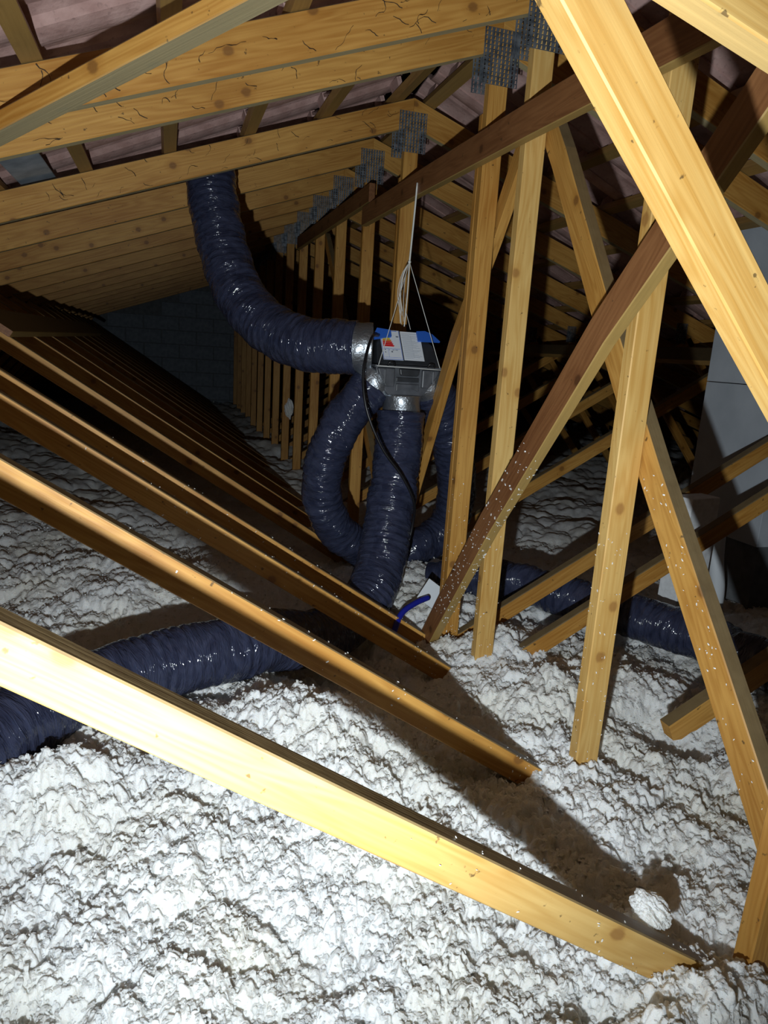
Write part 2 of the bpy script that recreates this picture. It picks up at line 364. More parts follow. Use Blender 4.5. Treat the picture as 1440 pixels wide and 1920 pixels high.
def roof_z(x): return ZA - SL * abs(x - XR)
XL, XE = -4.6, 6.2
def build_truss(k, mats):
    Y = YT[k]; c = CL[k]; s = 0.6547; hv = 0.070
    t = empty('roof_truss', V(XR, Y, -1.08))
    post, web, chord = mats
    dz = random.uniform(-0.004, 0.004) if k > 4 else 0
    poly_member('top_chord', [(XR, ZA+dz), (XL, roof_z(XL)+dz), (XL, roof_z(XL)-RH+dz), (XR, ZA-RH+dz)], Y, TT, chord, t)
    poly_member('top_chord', [(XR, ZA+dz), (XR, ZA-RH+dz), (XE, roof_z(XE)-RH+dz), (XE, roof_z(XE)+dz)], Y, TT, chord, t)
    zt = ZA - RH - SL*0.03 + dz
    q = 0.045 if k == 0 else 0.0
    kp = poly_member('king_post', [(XR-q-0.030, -1.08), (XR-q+0.030, -1.08), (XR+0.030, zt), (XR, ZA-RH+dz), (XR-0.030, zt)], Y, TT, post, t)
    if k == 3: poly_member('king_post', [(XR-0.030, -1.08), (XR+0.030, -1.08), (XR+0.030, 0.72), (XR-0.030, 0.72)], Y+TT+0.0015, 0.024, post, t)
    if k == 4: poly_member('king_post', [(XR-0.031, -1.08), (XR+0.029, -1.08), (XR+0.029, 0.70), (XR-0.031, 0.70)], Y+TT+0.0015, 0.024, post, t)
    # left diagonal from post foot up to rafter
    xa = XR - q - 0.031; xj = (0.556 - c) / (-s - SL); xj2 = (0.556 - c + hv) / (-s - SL)
    jl = lambda off: (ZA - RH - SL*XR - (c - off)) / (-s - SL)
    xt, xb = jl(0), jl(hv)
    lw = poly_member('web', [(xa, c - s*xa), (xt, c - s*xt), (xb, c - hv - s*xb), (xa, c - hv - s*xa)], Y, TT, web, t)
    # right diagonal
    cr, sr = -0.87 - 0.59*1.133, 0.59
    x0 = XR + 0.031 if k != 1 else 1.165
    jr = lambda off: (ZA - RH + SL*XR - (cr - off)) / (sr + SL)
    xt, xb = jr(0), jr(hv)
    pts = [(x0, cr + sr*x0), (xt, cr + sr*xt), (xb, cr - hv + sr*xb), (x0, cr - hv + sr*x0)]
    if k == 1: pts = [(x0, cr + sr*x0), (xt, cr + sr*xt), (xb, cr - hv + sr*xb), (x0+0.085, cr - hv + sr*(x0+0.085)), (x0+0.07, cr - hv*0.93 + sr*(x0+0.07)), (x0+0.045, cr-hv*0.95+sr*(x0+0.045)), (x0+0.02, cr - hv*0.75 + sr*(x0+0.02))]
    rw = poly_member('web', pts, Y, TT, web, t, bevel=0 if k == 1 else 0.0022)
    # outer webs down to the ceiling joists
    poly_member('web', [(2.86, 0.215), (2.93, 0.19), (4.03, -1.08), (3.95, -1.08)], Y, TT, web, t)
    poly_member('web', [(-0.98, 0.205), (-1.05, 0.18), (-2.15, -1.08), (-2.07, -1.08)], Y, TT, web, t)
    for me, x, z, y in ((PL_BIG, XR, ZA-RH-0.022, Y-0.0008), (PL_BIG, XR-0.016, ZA-RH-0.040, Y+TT+0.0008)):
        link('nail_plate', me, None, t, Matrix.Translation(V(x, y, z + dz)))
    link('nail_plate', PL_SMALL, None, t, Matrix.Translation(V(2.86, Y-0.0008, 0.205)))
    return t
def copy_tree(o, parent=None):
    c = o.copy(); COL.objects.link(c)
    if parent is not None: c.parent = parent
    for ch in o.children: copy_tree(ch, c)
    return c
LAB = ['nearest roof truss, its pale diagonal web crossing the whole foreground',
       'second roof truss, its broad pale king post standing right of centre, foot deep in wool',
       'third roof truss, slender king post just left of the broad pale one',
       'fourth roof truss, doubled king post with the brown brace nailed over its foot',
       'fifth roof truss, king post carrying the hanging strings behind the fan unit',
       'sixth roof truss, its king post foot visible between the left and centre ducts',
       'seventh roof truss from the camera, its king post partly behind the left duct',
       'eighth roof truss from the camera, king post just left of the left hanging duct',
       'ninth roof truss from the camera, king post seen below the bend of the large duct',
       'tenth roof truss from the camera, clump of white wool on its king post',
       'eleventh roof truss from the camera, in the dim row beneath the large duct',
       'twelfth roof truss from the camera, in the dim row beneath the large duct',
       'thirteenth roof truss from the camera, in the dim row beneath the large duct',
       'fourteenth roof truss from the camera, in the dark row nearer the gable',
       'fifteenth roof truss from the camera, fourth before the gable wall',
       'sixteenth roof truss from the camera, third before the gable wall',
       'second to last roof truss before the block gable wall',
       'last and farthest roof truss, standing right against the block gable wall']
trusses = []
for k in range(18):
    tr = build_truss(k, (M_pale if k in (1, 2) else M_pine, M_pale if k == 0 else M_pine, M_pine)); trusses.append(tr)
    tag(tr, LAB[k], 'roof truss', 'row of roof trusses')

def kid(o, name, i=0): return [c for c in o.children if c.name.split('.')[0] == name][i]
# wool stuck on timbers
def post_faces(k, z0, z1):
    Y = YT[k]
    return [(V(XR-0.03, Y, z0), Vector((0, 0, z1-z0)), Vector((0.06, 0, 0)), Vector((0, -1, 0))), (V(XR-0.03, Y, z0), Vector((0, 0, z1-z0)), Vector((0, TT, 0)), Vector((-1, 0, 0)))]
flecks('wool_flecks', kid(trusses[1], 'king_post'), post_faces(1, -0.93, -0.35), 70, bias=1.5)
flecks('wool_flecks', kid(trusses[2], 'king_post'), post_faces(2, -0.95, -0.45), 45, bias=1.4)
flecks('wool_flecks', kid(trusses[3], 'king_post'), post_faces(3, -0.95, -0.40), 70, bias=1.4)
flecks('wool_flecks', kid(trusses[4], 'king_post'), post_faces(4, -0.95, -0.6), 15)
def cobwebs(k, x0, x1, n):
    bm = bmesh.new(); Y = YT[k]
    for _ in range(n):
        x = random.uniform(x0, x1); z = roof_z(x) - random.uniform(0.01, RH); a = random.uniform(0, math.tau); q = Vector((x, Y - 0.001, z + H)); st = random.uniform(0.004, 0.012); prev = None
        for i in range(random.randint(4, 9)):
            w = random.uniform(0.0004, 0.0012)
            ring = [bm.verts.new(q + Vector((math.cos(t) * w, math.sin(t) * w * 0.6 - 0.001, math.sin(t + 0.8) * w))) for t in (0, 2.1, 4.2)]
            if prev:
                for j in range(3): bm.faces.new((prev[j], prev[(j+1) % 3], ring[(j+1) % 3], ring[j]))
            prev = ring; a += random.uniform(-0.7, 0.7); q = q + Vector((math.cos(a) * st, -random.uniform(0, 0.002), math.sin(a) * st))
            if q.z - H > roof_z(q.x) - 0.004 or q.z - H < roof_z(q.x) - RH + 0.002: break
    ch_ = kid(trusses[k], 'top_chord'); org = wpos(ch_).translation
    for v in bm.verts: v.co -= org
    o = link('cobweb', bm_mesh(bm, 'cobweb'), M_web, ch_, Matrix.Translation(org)); o['kind'] = 'stuff'
M_web = plain('dusty_cobweb', (0.045, 0.032, 0.02), 0.9)
cobwebs(2, -0.4, 0.85, 34); cobwebs(3, -0.5, 0.85, 34); cobwebs(4, -0.7, 0.85, 40)
def web_faces(k, x0, x1):
    Y = YT[k]; c = CL[k]; s = 0.6547
    f1 = (V(x1, Y, c - s*x1), Vector((x0-x1, 0, s*(x1-x0))), Vector((0, 0, -0.068)), Vector((0, -1, 0)))
    return [f1, f1, (V(x1, Y, c - s*x1), Vector((x0-x1, 0, s*(x1-x0))), Vector((0, TT, 0)), Vector((0.55, 0, 0.83)))]
flecks('wool_flecks', kid(trusses[0], 'web'), web_faces(0, 0.25, 0.76), 30, 0.002, 0.0045, bias=1.6)
flecks('wool_flecks', kid(trusses[1], 'web'), web_faces(1, -0.1, 0.80), 45, bias=1.6)
flecks('wool_flecks', kid(trusses[2], 'web'), web_faces(2, -0.2, 0.85), 45, bias=1.4)
flecks('wool_flecks', kid(trusses[3], 'web'), web_faces(3, -0.2, 0.85), 35)
# ================================================================== braces and boards
def brace(name, path, w, h, side, mat, label, cat='timber brace', group=None, jag=0.0):
    o = sweep(name, path, w, h, side, mat, None, jag)
    return tag(o, label, cat, group)
# pale leaning brace, upper right, in the plane of the nearest truss
mid = [(0.348, 0.325), (0.5238, 0.1389)]; dr = Vector((0.195, -0.206)).normalized(); nr = Vector((-dr.y, dr.x))  # towards upper right
a0 = Vector(mid[0]) - dr * 0.16 + nr * 0.029; a1 = Vector(mid[1]) + dr * 1.20 + nr * 0.029
bp_path = [V(a0.x + (a1.x-a0.x)*f, 0.6815, a0.y + (a1.y-a0.y)*f) for f in (0, .25, .5, .75, 1)]
brace('leaning_brace', bp_path, 0.036, 0.058, (0, 1, 0), M_pale, 'broad bright pale pine brace leaning across the upper right, nearest of all')
# corner timber
brace('sloping_rail', [V(0.20, 0.615, 0.437), V(0.60, 0.615, 0.329), V(1.25, 0.615, 0.154)], 0.036, 0.10, (0, 1, 0), M_pale, 'bright pine rail cutting off the top right corner', 'timber rail')
# yellow brace on the right side of the posts
yb = brace('ridge_brace', [V(0.995, y, z) for y, z in ((1.925, 0.690), (1.79, 0.520), (1.52, 0.140), (1.245, -0.222), (0.995, -0.530), (0.74, -0.850), (0.62, -1.0))], 0.036, 0.070, (1, 0, 0), M_pine, 'long orange pine brace slanting from ridge to lower right, behind the broad post')
ybd = Vector((0, 0.70, 0.72)); 
def seg_faces(pa, pb, side, w, h, which):
    ux = pb - pa; sd = Vector(side).normalized(); uz = ux.normalized().cross(sd); out = []
    if 'near' in which: out.append((pb - sd*w/2 - uz*h*0.46, -ux, uz*h*0.92, -sd))
    if 'under' in which: out.append((pb + uz*h/2 - sd*w*0.46, -ux, sd*w*0.92, uz))
    return out
flecks('wool_flecks', yb, seg_faces(V(0.995, 1.245, -0.222), V(0.995, 0.995, -0.530), (1, 0, 0), 0.036, 0.07, 'near') + seg_faces(V(0.995, 0.995, -0.530), V(0.995, 0.74, -0.850), (1, 0, 0), 0.036, 0.07, 'near'), 60)
# brown brace on the left of the posts
bb = brace('ridge_brace', [V(0.866, y, z) for y, z in ((0.93, 0.449), (1.316, 0.066), (1.758, -0.462), (2.05, -0.845), (2.15, -0.98))], 0.030, 0.076, (1, 0, 0), M_brown, 'dark brown stained brace with pale edge, crossing in front of the posts, foot in wool')
flecks('wool_flecks', bb, seg_faces(V(0.866, 1.55, -0.214), V(0.866, 1.758, -0.462), (1, 0, 0), 0.03, 0.076, 'near under') + 2 * seg_faces(V(0.866, 1.758, -0.462), V(0.866, 2.05, -0.845), (1, 0, 0), 0.03, 0.076, 'near under'), 190, 0.002, 0.008)
# brace behind the fan unit
brace('ridge_brace', [V(0.996, y, z) for y, z in ((1.98, 0.665), (2.18, 0.370), (2.42, 0.06), (2.78, -0.60), (2.90, -0.80))], 0.032, 0.062, (1, 0, 0), M_pine, 'thin pine brace slanting down behind the doubled post to the centre duct')
brace('ridge_brace', [V(0.998, y, z) for y, z in ((4.80, 0.70), (4.53, 0.47), (3.60, -0.375), (3.10, -0.85))], 0.032, 0.062, (1, 0, 0), M_pine, 'dim brown brace slanting behind the sixth truss post and left duct')
# ridge runner
brace('ridge_runner', [V(0.900, 0.95, 0.585), V(0.900, 1.8, 0.603), V(0.900, 2.6, 0.613), V(0.900, 3.47, 0.617)], 0.028, 0.086, (1, 0, 0), M_brown, 'long dark brown board nailed along the posts under the ridge, near length', 'timber board', 'ridge runner boards')
brace('ridge_runner', [V(0.900, 3.36, 0.705), V(0.900, 5.3, 0.712)], 0.028, 0.082, (1, 0, 0), M_brown, 'short dark board further along the ridge posts, behind the end of the longer board', 'timber board', 'ridge runner boards')
# wind brace under the left rafters
pth = [V(x, 1.55 - 0.885 * (x - 0.007), 0.544 + SL * x) for x in (-0.50, -0.1, 0.3, 0.80)]
brace('wind_brace', pth, 0.034, 0.078, (-0.329, 0, 0.944), M_pine, 'dusty diagonal brace nailed beneath the rafters at top left')
# planks lying on the diagonals, left and right
R1 = Vector((-0.836, 0, 0.547)); 
brace('catwalk_plank', [V(-0.54 - 0.062, 2.86, -0.040 + 0.055), V(-0.54 - 0.062, 4.6, -0.036 + 0.055), V(-0.54 - 0.062, 6.4, -0.033 + 0.055)], 0.026, 0.15, (0.547, 0, 0.836), M_brown, 'dark dusty plank lying along the diagonals at far left', 'plank')
brace('catwalk_plank', [V(2.60 + 0.060, 2.98, 0.030 + 0.045), V(2.60 + 0.060, 6.4, 0.030 + 0.045)], 0.026, 0.14, (-0.508, 0, 0.861), M_batten, 'dusty plank end beside the white chimney at right', 'plank')

# ================================================================== ceiling: battens and clay tiles seen from below
ceil = empty('ceiling', V(XR, 0.6, ZA)); ceil['kind'] = 'structure'
slope_a = math.atan(SL)
def slope_frame(side, x):        # origin on top of the rafters
    sg = -1 if side == 'L' else 1
    ux = Vector((sg * math.cos(slope_a), 0, -math.sin(slope_a))); uy = Vector((0, 1, 0)); uz = Vector((sg * math.sin(slope_a), 0, math.cos(slope_a)))
    return ux, uy, uz
BY0, BY1 = 0.75, YG
bm = bmesh.new(); box_bm(bm, (0, 0, 0), (0.046, BY1 - BY0, 0.028)); 
BATT = bm_mesh(bm, 'batten_mesh')
BATT.transform(Matrix.Rotation(-math.pi/2, 4, 'Z'))     # grain along local x
BATT.materials.append(M_batten)
PITCH = 0.29 / math.cos(slope_a)
def frame_M(o, ux, uy, uz): return Matrix(((ux.x, uy.x, uz.x, o.x), (ux.y, uy.y, uz.y, o.y), (ux.z, uy.z, uz.z, o.z), (0, 0, 0, 1)))
# tile underside profile across its width (along Y), ribs run down the slope
TW = 0.232; TLn = PITCH + 0.045
def tile_mesh():
    prof = []
    n = 14
    for i in range(n + 1):
        f = i / n; y = f * (TW + 0.012)
        z = 0.016 + 0.014 * math.sin(f * math.pi * 2 - 0.6) + (0.010 if 0.42 < f < 0.58 else 0.0)
        prof.append((y, z))
    vs_, fs = [], []
    for x, dz in ((0.0, 0.030), (0.02, 0.029), (TLn - 0.02, 0.004), (TLn, 0.0)):
        for (y, z) in prof: vs_.append((x, y, z + dz))
        for (y, z) in prof: vs_.append((x, y, z + dz + 0.012))
    m = n + 1; S = 2 * m
    for a in range(3):
        for i in range(n):
            fs.append((a*S+i, a*S+i+1, (a+1)*S+i+1, (a+1)*S+i)); fs.append((a*S+m+i, (a+1)*S+m+i, (a+1)*S+m+i+1, a*S+m+i+1))
        fs.append((a*S, (a+1)*S, (a+1)*S+m, a*S+m)); fs.append((a*S+n, a*S+m+n, (a+1)*S+m+n, (a+1)*S+n))
    for a in (0, 3):
        for i in range(n): fs.append((a*S+i, a*S+m+i, a*S+m+i+1, a*S+i+1))
    # hanging nib
    k = len(vs_)
    for x in (0.030, 0.048):
        for y in (0.07, 0.16):
            for z in (-0.0, 0.045): vs_.append((x, y, z))
    fs += [(k,k+1,k+3,k+2),(k+4,k+6,k+7,k+5),(k,k+2,k+6,k+4),(k+1,k+5,k+7,k+3),(k,k+4,k+5,k+1),(k+2,k+3,k+7,k+6)]
    me = pydata('roof_tile_mesh', vs_, fs); me.materials.append(M_tile); return me
TILE = tile_mesh()
cand = []
for side, rows in (('L', range(0, 16)), ('R', range(0, 14))):
    ux, uy, uz = slope_frame(side, 0)
    if side == 'R': uyt = uy
    for j in rows:
        dx = (0.065 + 0.29 * j)                       # batten centre: horizontal distance from the ridge
        x = XR - dx if side == 'L' else XR + dx
        o = V(x, (BY0 + BY1) / 2, roof_z(x)) + uz * 0.0145
        # batten: local x along Y
        Mb = Matrix(((0, ux.x, uz.x, o.x), (1, ux.y, uz.y, o.y), (0, ux.z, uz.z, o.z), (0, 0, 0, 1)))
        if side == 'L': Mb = Matrix(((0, -ux.x, uz.x, o.x), (1, -ux.y, uz.y, o.y), (0, -ux.z, uz.z, o.z), (0, 0, 0, 1)))
        link('batten', BATT, None, ceil, Mb)
        nT = int((BY1 - BY0) / TW)
        for i in range(nT):
            y = BY0 + i * TW
            to = V(x, y, roof_z(x)) + uz * (0.030 + random.uniform(0, 0.003)) - ux * 0.045
            Mt = frame_M(to, ux, uy, uz)
            if side == 'R':   # keep it right handed
                Mt = frame_M(to + uy * TW, ux, -uy, uz)
            dist = math.hypot(x - 0.2, y) + (0.6 if x < -1.4 else 0) + (2.5 if side == 'R' and y < 1.3 else 0)
            cand.append((dist, Mt))
cand.sort(key=lambda t: t[0])
for _, Mt in cand[:300]: link('roof_tile', TILE, None, ceil, Mt)
# the tiles past the nearest 300, joined
tv = np.array([v.co[:] for v in TILE.vertices]); tf = [tuple(p.vertices) for p in TILE.polygons]
allv = []; allf = []
for n, (_, Mt) in enumerate(cand[300:]):
    R3 = np.array(Mt.to_3x3()); T3 = np.array(Mt.translation); allv.append(tv @ R3.T + T3)
    b = n * len(tv); allf += [tuple(i + b for i in f) for f in tf]
o0 = wpos(ceil).translation
o = link('far_roof_tiles', pydata('far_roof_tiles', np.concatenate(allv) - np.array(o0), allf), M_tile, ceil, Matrix.Translation(o0)); o['kind'] = 'stuff'
# grey flashing sheet replacing a tile
ux, uy, uz = slope_frame('L', 0)
sh = V(-0.445, 2.84, roof_z(-0.445)) + uz * 0.022
bm = bmesh.new(); box_bm(bm, (0, 0, 0), (0.125, 0.56, 0.006)); bmesh.ops.bevel(bm, geom=bm.edges[:], offset=0.002, segments=1, affect='EDGES')
o = link('flashing_sheet', bm_mesh(bm, 'flashing_sheet'), M_slate, ceil, frame_M(sh, -ux, uy, uz)); o['label'] = 'grey sheet patch among the tiles'

# ================================================================== gable wall of blocks at the far end
wall = empty('wall_back', V(XR, YG + 0.1, -1.1)); wall['kind'] = 'structure'
g = [(XL, -1.1), (XE, -1.1), (XE, roof_z(XE) - 0.0), (XR, ZA + 0.0), (XL, roof_z(XL))]
vs_ = [V(x, YG + 0.012, z) for x, z in g] + [V(x, YG + 0.2, z) for x, z in g]
o0 = wpos(wall).translation
link('mortar_bed', pydata('mortar_bed', [v - o0 for v in vs_], [(0,1,2,3,4), (9,8,7,6,5)] + [(i, 5+i, 5+(i+1) % 5, (i+1) % 5) for i in range(5)]), M_mortar, wall, Matrix.Translation(o0))
bm = bmesh.new(); box_bm(bm, (0, 0, 0), (0.49, 0.06, 0.19)); bmesh.ops.bevel(bm, geom=bm.edges[:], offset=0.006, segments=1, affect='EDGES')
BLK = bm_mesh(bm, 'concrete_block_mesh'); BLK.materials.append(M_block)
for j in range(11):
    for i in range(-6, 5):
        x = 0.9 + 0.5 * i + (0.25 if j % 2 else 0); z = -1.0 + 0.2 * j
        if z + 0.1 < roof_z(abs(x - XR) + 0.25 + XR): link('concrete_block', BLK, None, wall, Matrix.Translation(V(x + random.uniform(-.003, .003), YG + 0.03 + random.uniform(0, .004), z)))
# loft floor under the wool
fl = box('floor', V(0.8, 5.6, -1.12), (11.2, 12.4, 0.06), M_slab, None, 0); fl['kind'] = 'structure'

# ================================================================== blown insulation
def hash2(ix, iy, seed):
    h = (ix.astype(np.int64) * 374761393 + iy.astype(np.int64) * 668265263 + seed * 974634777) & 0x7fffffff
    h = ((h ^ (h >> 13)) * 1274126177) & 0x7fffffff
    h2 = ((h ^ (h >> 11)) * 668265263 + 12345) & 0x7fffffff
    h3 = ((h2 ^ (h2 >> 15)) * 374761393 + 777) & 0x7fffffff
    return (h & 0xffff) / 65535.0, (h2 & 0xffff) / 65535.0, (h3 & 0xffff) / 65535.0
def puffs(x, y, s, seed, lo=0.55, hi=0.95):
    u = x / s; v = y / s; iu = np.floor(u); iv = np.floor(v); out = np.zeros_like(u)
    for a in (-1, 0, 1):
        for b in (-1, 0, 1):
            ci = iu + a; cj = iv + b; h1, h2, h3 = hash2(ci, cj, seed)
            d2 = (u - ci - h1) ** 2 + (v - cj - h2) ** 2; r = lo + (hi - lo) * h3
            out = np.maximum(out, np.sqrt(np.maximum(0, r * r - d2)) )
    return out * s
def vnoise(x, y, s, seed):
    u = x / s; v = y / s; iu = np.floor(u); iv = np.floor(v); fu = u - iu; fv = v - iv
    fu = fu * fu * (3 - 2 * fu); fv = fv * fv * (3 - 2 * fv)
    g = lambda a, b: hash2(iu + a, iv + b, seed)[0]
    return (g(0,0)*(1-fu)+g(1,0)*fu)*(1-fv) + (g(0,1)*(1-fu)+g(1,1)*fu)*fv - 0.5
def fade(x, y, s):     # detail smaller than the mesh cannot be carried far away
    d = np.hypot(x, y); return np.clip(1.35 - d / (s * 160), 0.0, 1.0)
BUMPS = [(0.50, 2.08, 0.22, -0.10), (1.30, 1.42, 0.13, -0.09), (1.02, 1.62, 0.16, 0.05), (0.95, 1.22, 0.14, 0.0), (1.08, 1.97, 0.13, 0.09), (0.25, 1.52, 0.20, 0.06), (0.45, 1.55, 0.16, 0.04),
         (0.70, 0.72, 0.14, 0.05), (0.55, 0.62, 0.12, 0.03), (-0.18, 1.40, 0.12, 0.055), (-0.32, 1.36, 0.12, 0.06), (1.75, 1.86, 0.3, -0.06), (-0.6, 3.0, 0.6, 0.04), (1.62, 2.55, 0.35, 0.05), (1.42, 1.52, 0.16, 0.02), (0.73, 0.80, 0.05, 0.05), (0.62, 0.60, 0.05, 0.085), (0.74, 0.635, 0.055, 0.08), (0.86, 0.66, 0.07, 0.05), (0.50, 0.63, 0.05, 0.06)]
def ground(x, y, fine=True):
    wx = x + 0.03 * vnoise(x, y, 0.11, 5) * 2 + 0.008 * vnoise(x, y, 0.03, 15); wy = y + 0.03 * vnoise(x, y, 0.11, 6) * 2 + 0.008 * vnoise(x, y, 0.03, 16)
    h = -0.995 + 0.09 * vnoise(x, y, 0.55, 1) + 0.05 * vnoise(x, y, 0.23, 2)
    h = h + 0.30 * puffs(wx, wy, 0.15, 21) + 0.50 * puffs(wx, wy, 0.060, 22, 0.4, 0.9)
    if fine:
        m = 0.55 + 0.9 * (vnoise(x, y, 0.20, 9) + 0.5)
        h = h + 0.80 * puffs(wx, wy, 0.026, 23, 0.35, 0.85) * fade(x, y, 0.027) * m + 0.95 * puffs(wx + 0.004 * vnoise(x, y, 0.008, 31), wy, 0.0115, 24, 0.3, 0.85) * fade(x, y, 0.02) * m
        h = h + 0.014 * vnoise(x, y, 0.011, 25) * fade(x, y, 0.02) + 0.010 * vnoise(x, y, 0.0058, 26) * fade(x, y, 0.02)
    for bx, by, br, bh in BUMPS: h = h + bh * np.exp(-((x - bx) ** 2 + (y - by) ** 2) / (br * br))
    return np.maximum(h, -1.085)
NT, NR = 1120, 860
th = np.concatenate([np.linspace(math.radians(-110), math.radians(-32), 60, endpoint=False), np.linspace(math.radians(-32), math.radians(74), NT - 110, endpoint=False), np.linspace(math.radians(74), math.radians(125), 50)])
de = np.concatenate([np.linspace(math.radians(80), math.radians(60), 40, endpoint=False), np.linspace(math.radians(60), math.radians(4.6), NR - 40)])
rr = 0.93 / np.tan(de)
TH, RR = np.meshgrid(th, rr)
gx = (RR * np.sin(TH)).ravel(); gy = np.minimum((RR * np.cos(TH)).ravel(), YG - 0.004)
gz = ground(gx, gy)
# crumbly overhang: push points sideways a little
gx2 = gx + 0.010 * vnoise(gx, gy, 0.013, 41) * fade(gx, gy, 0.02); gy2 = gy + 0.010 * vnoise(gx, gy, 0.013, 42) * fade(gx, gy, 0.02)
co = np.stack([gx2, gy2, gz + H], 1).astype('f')
NTt = TH.shape[1]; NRr = TH.shape[0]
ii = (np.arange(NRr - 1)[:, None] * NTt + np.arange(NTt - 1)[None, :]).ravel()
quads = np.stack([ii, ii + NTt, ii + NTt + 1, ii + 1], 1).astype('i')
me = bpy.data.meshes.new('loose_insulation'); me.vertices.add(len(co)); me.vertices.foreach_set('co', co.ravel())
me.loops.add(quads.size); me.loops.foreach_set('vertex_index', quads.ravel()); me.polygons.add(len(quads))
me.polygons.foreach_set('loop_start', np.arange(0, quads.size, 4, dtype='i')); me.update(calc_edges=True)
if me.polygons[0].normal.z < 0: me.flip_normals()
ins = link('loose_insulation', me, M_ins)
tag(ins, 'white blown mineral wool covering the loft floor in lumps', 'insulation', kind='stuff')
# loose flakes lying on it
def flake_mesh(n):
    d = 0.55 + rng.random(n) ** 1.6 * 3.2; a = np.radians(-30 + rng.random(n) * 92)
    x = d * np.sin(a); y = d * np.cos(a); z = ground(x, y) + H + 0.003
    s = (0.004 + 0.010 * rng.random(n) ** 2) ; w = s * (0.3 + 0.5 * rng.random(n)); az = rng.random(n) * math.tau; el = (rng.random(n) - 0.35) * 1.6
    dx, dy, dz = np.cos(az) * np.cos(el), np.sin(az) * np.cos(el), np.sin(el); ex, ey = -np.sin(az), np.cos(az)
    P = np.zeros((n, 6, 3))
    for q, (f, g_, lift) in enumerate(((-.5, -.5, 0), (-.5, .5, 0), (0, -.6, .25), (0, .6, .25), (.5, -.35, 0), (.5, .35, 0))):
        P[:, q, 0] = x + dx * s * f + ex * w * g_; P[:, q, 1] = y + dy * s * f + ey * w * g_; P[:, q, 2] = z + dz * s * f + lift * s
    k = np.arange(n)[:, None] * 6
    F = np.concatenate([k + np.array([[0, 1, 3, 2]]), k + np.array([[2, 3, 5, 4]])]).tolist()
    return pydata('wool_flakes', P.reshape(-1, 3), F)
fo = link('wool_flakes', flake_mesh(60000), M_ins, ins); fo['kind'] = 'stuff'
# separate clumps of wool
def clump(loc, r, seed, squash=0.75):
    bm = bmesh.new(); bmesh.ops.create_icosphere(bm, subdivisions=5, radius=r)
    for v in bm.verts:
        n = v.co.normalized(); a = np.array([n.x * 0.5 + n.z * 0.31 + seed]); b = np.array([n.y * 0.5 - n.z * 0.27 + seed * 2])
        k = 0.45 * float(vnoise(a * 1.0, b, 0.35, seed)[0]) + 1.2 * float(puffs(a, b, 0.17, seed + 1)[0]) + 1.1 * float(puffs(a, b, 0.075, seed + 2)[0]) + 0.10 * float(vnoise(a, b, 0.05, seed + 3)[0]) + 0.08 * float(vnoise(a, b, 0.028, seed + 4)[0])
        v.co = n * r * (0.62 + 1.2 * k); v.co.z *= squash
    o = link('wool_clump', bm_mesh(bm, 'wool_clump'), M_ins, None, Matrix.Translation(loc)); return o
tag(clump(V(0.722, 0.762, -0.835), 0.036, 3), 'fluffy white clump of wool perched on the lower end of the nearest diagonal', 'wool clump')

c2 = clump(V(0.962, YT[9] - 0.015, -0.53), 0.042, 6, 2.1); tag(c2, 'small white wool clump stuck on a distant king post under the large duct', 'wool clump')

# ================================================================== ducts
def duct_r(r, seed, r_end=None):
    rs = random.Random(seed); W = [(rs.uniform(150, 260), rs.randint(-3, 3), rs.uniform(0, 6.28), rs.uniform(.0003, .0008)) for _ in range(6)] + [(rs.uniform(25, 60), rs.randint(1, 4), rs.uniform(0, 6.28), rs.uniform(.0007, .0016)) for _ in range(5)]
    def f(s, a, t):
        v = r if r_end is None else r + (r_end - r) * t
        v += 0.0005 * math.sin(s * 2 * math.pi / 0.028)
        for k, m, p, A_ in W: v += A_ * math.sin(k * s + m * a + p)
        return v
    return f
def duct(P, r, label, seed, r_end=None):
    o = tube('insulated_duct', P, r, M_duct, None, seg=64, step=0.0045, rfun=duct_r(r, seed, r_end), uvm=True)
    return tag(o, label, 'duct', 'insulated ventilation ducts')
def collar(parent, P, r, label='silver tape collar'):
    o = tube('tape_collar', P, r, M_foil, parent, seg=40, step=0.006, rfun=lambda s, a, t: r + 0.0016 * math.sin(s * 90 + 2 * a)); o['label'] = label; return o
d1 = duct([V(0.166, 3.255, 0.690), V(0.172, 3.25, 0.640), V(0.190, 3.22, 0.513), V(0.228, 3.16, 0.345), V(0.287, 3.06, 0.180), V(0.388, 2.93, 0.062), V(0.512, 2.79, 0.006), V(0.62, 2.70, 0.004), V(0.690, 2.66, 0.006)], 0.103, 'large dark blue duct bending from the left rafters to the fan unit', 1)
collar(d1, [V(0.668, 2.672, 0.006), V(0.715, 2.655, 0.006), V(0.742, 2.648, 0.006)], 0.094)
d2 = duct([V(0.745, 2.64, -0.135), V(0.690, 2.64, -0.205), V(0.640, 2.66, -0.29), V(0.600, 2.69, -0.40), V(0.585, 2.72, -0.52), V(0.612, 2.76, -0.65), V(0.690, 2.80, -0.765), V(0.80, 2.86, -0.85), V(0.9, 2.92, -0.96)], 0.080, 'dark blue duct looping down from the lower left of the fan unit', 2)
collar(d2, [V(0.775, 2.64, -0.095), V(0.735, 2.64, -0.148)], 0.079)
